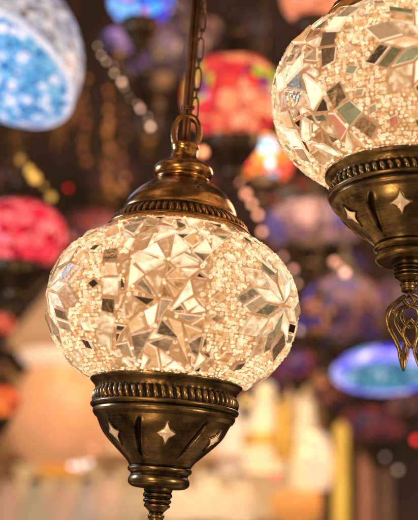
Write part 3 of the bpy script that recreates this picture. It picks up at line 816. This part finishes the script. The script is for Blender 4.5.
glow_string([(276, 476)], 2.2, 3.4, c_(240,50,75), 1.6, 'single red glow dot low among the porcelain vases')
glow_string([(9, 382), (32, 388), (62, 375), (92, 379)], 2.0, 2.8, c_(255,200,130), 1.0, 'row of golden glint dots across the round glass bowl')
glow_string([(72, 466), (80, 466), (89, 463)], 2.0, 3.2, c_(255,240,240), 1.7, 'three white glint dots under the round glass bowl')
glow_string([(94, 449), (108, 446), (118, 440)], 2.0, 3.6, c_(255,165,125), 1.1, 'three coral glint dots left of the front brass cup')
glow_string([(385, 457), (398, 470)], 2.1, 2.6, c_(215,190,170), 1.1, 'two pale glow dots beneath the ring lamp')
glow_string([(246, 402), (252, 396), (263, 392), (272, 404), (286, 412), (292, 432)], 2.1, 3.0, c_(255,215,130), 1.3, 'golden glint dots over the tall white vases')
glow_string([(304, 420), (312, 436), (306, 452), (318, 468)], 2.05, 2.8, c_(255,205,150), 1.2, 'golden glint dots beside the yellow column')
glow_string([(200, 470), (214, 486), (232, 478), (246, 494)], 2.1, 3.0, c_(255,215,150), .9, 'honey glint dots over the jars right of the front cup')
glow_string([(416, 440)], 1.9, 3.2, c_(240,50,55), 1.5, 'single red glow dot at the right edge below ring lamp')
glow_string([(323, 383)], 2.0, 2.9, c_(235,130,90), 1.2, 'single orange glow dot left of the glowing ring lamp')
glow_string([(22, 160), (29, 170), (35, 178), (44, 186), (51, 197)], 1.6, 3.4, c_(245,190,90), .9, 'yellow glow dots on top of the bright red lamp')

# ------------------------------------------------------------------ lower shelves and what stands on them
def box(w, d, h, name='box', bev=.003):
    bm = bmesh.new(); bmesh.ops.create_cube(bm, size=1); bmesh.ops.scale(bm, vec=(w, d, h), verts=bm.verts)
    bmesh.ops.bevel(bm, geom=bm.edges[:], offset=bev, segments=2, affect='EDGES'); me = bpy.data.meshes.new(name); bm.to_mesh(me); bm.free(); return me
M_wood = plain('honey_wood', (.55, .33, .17), .45, 0, None, 0, .3, 12)
M_cream = plain('cream_panel', (.72, .50, .30), .6, 0, None, 0, .3, 5)
M_shelfglow = plain('back_panel_glow', (.75, .55, .36), .6, 0, c_(245,200,140), .55, .2, 4)  # emission put in so the panel looks lit
D = 2.35; u = pxm(D)
cabc = at(150, 470, D+.1)
t = thing('display_cabinet', 'warm lit wooden display cabinet filling the bottom of the view', 'cabinet', (cabc.x, cabc.y, cabc.z))
b = obj('back_panel', box(330*u, .02, 170*u), M_shelfglow, t); b.location = (10*u, .10, 15*u)
for k, dz in enumerate((-52, 8)):
    b = obj('shelf', box(330*u, .22, .012), M_wood, t); b.location = (10*u, -.01, dz*u)
for dx in (-150, 40, 172):
    b = obj('upright', box(.014, .20, 168*u), M_wood, t); b.location = (dx*u, -.012, 15*u)
def lathed(name, px, py, D, prof, mat, label, cat, tilt=0, parts=()):
    u = pxm(D); t = thing(name, label, cat, at(px, py, D)); t.rotation_euler.y = tilt
    obj('body', lathe([(z*u, max(.0005, r*u)) for z, r in smoothp(prof, 2)], 36, name=name), mat, t)
    for nm, pr, mt_ in parts: obj(nm, lathe([(z*u, max(.0005, r*u)) for z, r in smoothp(pr, 1)], 36, name=nm), mt_, t)
    return t
M_peach = plain('peach_glass', (.75, .42, .24), .25, 0, c_(222,150,100), .5, .2, 14)  # glass, porcelain, gilt and glazes glow; emission stands in for shelf light
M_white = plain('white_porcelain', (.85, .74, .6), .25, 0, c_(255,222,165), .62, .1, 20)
M_whiter = plain('white_glow_glass', (.85, .75, .65), .3, 0, c_(255,215,180), .62, .1, 20)
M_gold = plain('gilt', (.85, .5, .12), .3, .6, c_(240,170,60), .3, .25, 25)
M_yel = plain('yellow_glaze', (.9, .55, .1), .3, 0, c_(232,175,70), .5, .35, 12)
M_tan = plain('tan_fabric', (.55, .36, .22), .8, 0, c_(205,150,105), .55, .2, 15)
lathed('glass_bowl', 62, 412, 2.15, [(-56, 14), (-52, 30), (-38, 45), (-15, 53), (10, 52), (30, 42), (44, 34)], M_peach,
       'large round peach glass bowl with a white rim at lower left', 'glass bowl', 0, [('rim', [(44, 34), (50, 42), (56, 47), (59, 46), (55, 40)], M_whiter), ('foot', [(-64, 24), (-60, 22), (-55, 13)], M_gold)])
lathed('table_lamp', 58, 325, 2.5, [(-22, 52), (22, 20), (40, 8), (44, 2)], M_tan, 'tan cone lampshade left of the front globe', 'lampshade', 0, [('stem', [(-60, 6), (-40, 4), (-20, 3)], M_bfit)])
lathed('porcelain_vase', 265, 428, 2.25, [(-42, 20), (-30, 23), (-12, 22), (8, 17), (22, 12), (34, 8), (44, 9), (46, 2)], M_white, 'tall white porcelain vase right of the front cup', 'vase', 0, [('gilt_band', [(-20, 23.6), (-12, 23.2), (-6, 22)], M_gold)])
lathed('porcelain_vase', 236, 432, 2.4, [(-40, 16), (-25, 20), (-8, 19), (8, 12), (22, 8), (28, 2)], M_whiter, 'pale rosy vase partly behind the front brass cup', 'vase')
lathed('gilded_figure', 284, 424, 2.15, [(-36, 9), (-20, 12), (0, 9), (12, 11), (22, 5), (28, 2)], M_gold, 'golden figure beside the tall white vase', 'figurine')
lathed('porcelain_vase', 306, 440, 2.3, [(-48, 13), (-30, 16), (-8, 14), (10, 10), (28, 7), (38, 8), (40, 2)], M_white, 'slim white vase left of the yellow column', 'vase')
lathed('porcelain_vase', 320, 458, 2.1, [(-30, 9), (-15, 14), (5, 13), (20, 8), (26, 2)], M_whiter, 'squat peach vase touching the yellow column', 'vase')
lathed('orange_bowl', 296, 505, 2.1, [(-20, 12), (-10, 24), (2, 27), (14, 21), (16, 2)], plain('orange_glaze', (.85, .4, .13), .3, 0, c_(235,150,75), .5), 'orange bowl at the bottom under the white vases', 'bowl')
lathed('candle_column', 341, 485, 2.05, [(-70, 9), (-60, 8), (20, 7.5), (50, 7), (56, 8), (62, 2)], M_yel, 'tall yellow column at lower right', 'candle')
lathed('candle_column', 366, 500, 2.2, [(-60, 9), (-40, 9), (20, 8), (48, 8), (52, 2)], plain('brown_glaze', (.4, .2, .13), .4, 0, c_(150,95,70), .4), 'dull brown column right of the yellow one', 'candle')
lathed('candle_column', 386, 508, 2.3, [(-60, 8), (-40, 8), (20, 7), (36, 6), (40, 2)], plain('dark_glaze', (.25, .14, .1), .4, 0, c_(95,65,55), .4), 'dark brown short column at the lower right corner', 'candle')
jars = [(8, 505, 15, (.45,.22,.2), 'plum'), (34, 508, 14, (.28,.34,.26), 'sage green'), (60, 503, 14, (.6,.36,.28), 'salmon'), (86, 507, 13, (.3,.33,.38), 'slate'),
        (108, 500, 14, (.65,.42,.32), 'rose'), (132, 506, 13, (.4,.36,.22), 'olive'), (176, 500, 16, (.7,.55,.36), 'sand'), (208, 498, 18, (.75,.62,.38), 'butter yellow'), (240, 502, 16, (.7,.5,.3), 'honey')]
for x, y, r, c, w in jars:  # jar emission put in as shelf light, stronger on the right-hand ones
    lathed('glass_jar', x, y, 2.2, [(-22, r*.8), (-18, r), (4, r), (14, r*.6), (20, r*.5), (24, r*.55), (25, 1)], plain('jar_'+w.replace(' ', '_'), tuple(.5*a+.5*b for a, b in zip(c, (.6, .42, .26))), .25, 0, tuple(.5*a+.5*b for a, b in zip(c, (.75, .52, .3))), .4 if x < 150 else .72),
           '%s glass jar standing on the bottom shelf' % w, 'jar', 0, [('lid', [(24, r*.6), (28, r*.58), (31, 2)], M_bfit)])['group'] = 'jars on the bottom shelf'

# ------------------------------------------------------------------ dark back of the shop
bw = at(209, 260, 3.6)
me = mesh('back_wall', [(-3, 0, -2.5), (3, 0, -2.5), (3, 0, 3), (-3, 0, 3)], [(0, 1, 2, 3)], False)
o = obj('back_wall', me, plain('dark_bazaar_wall', (.085, .058, .05), .8, 0, None, 0, .7, 2.5)); o.location = (bw.x, bw.y+.3, bw.z); o['kind'] = 'structure'
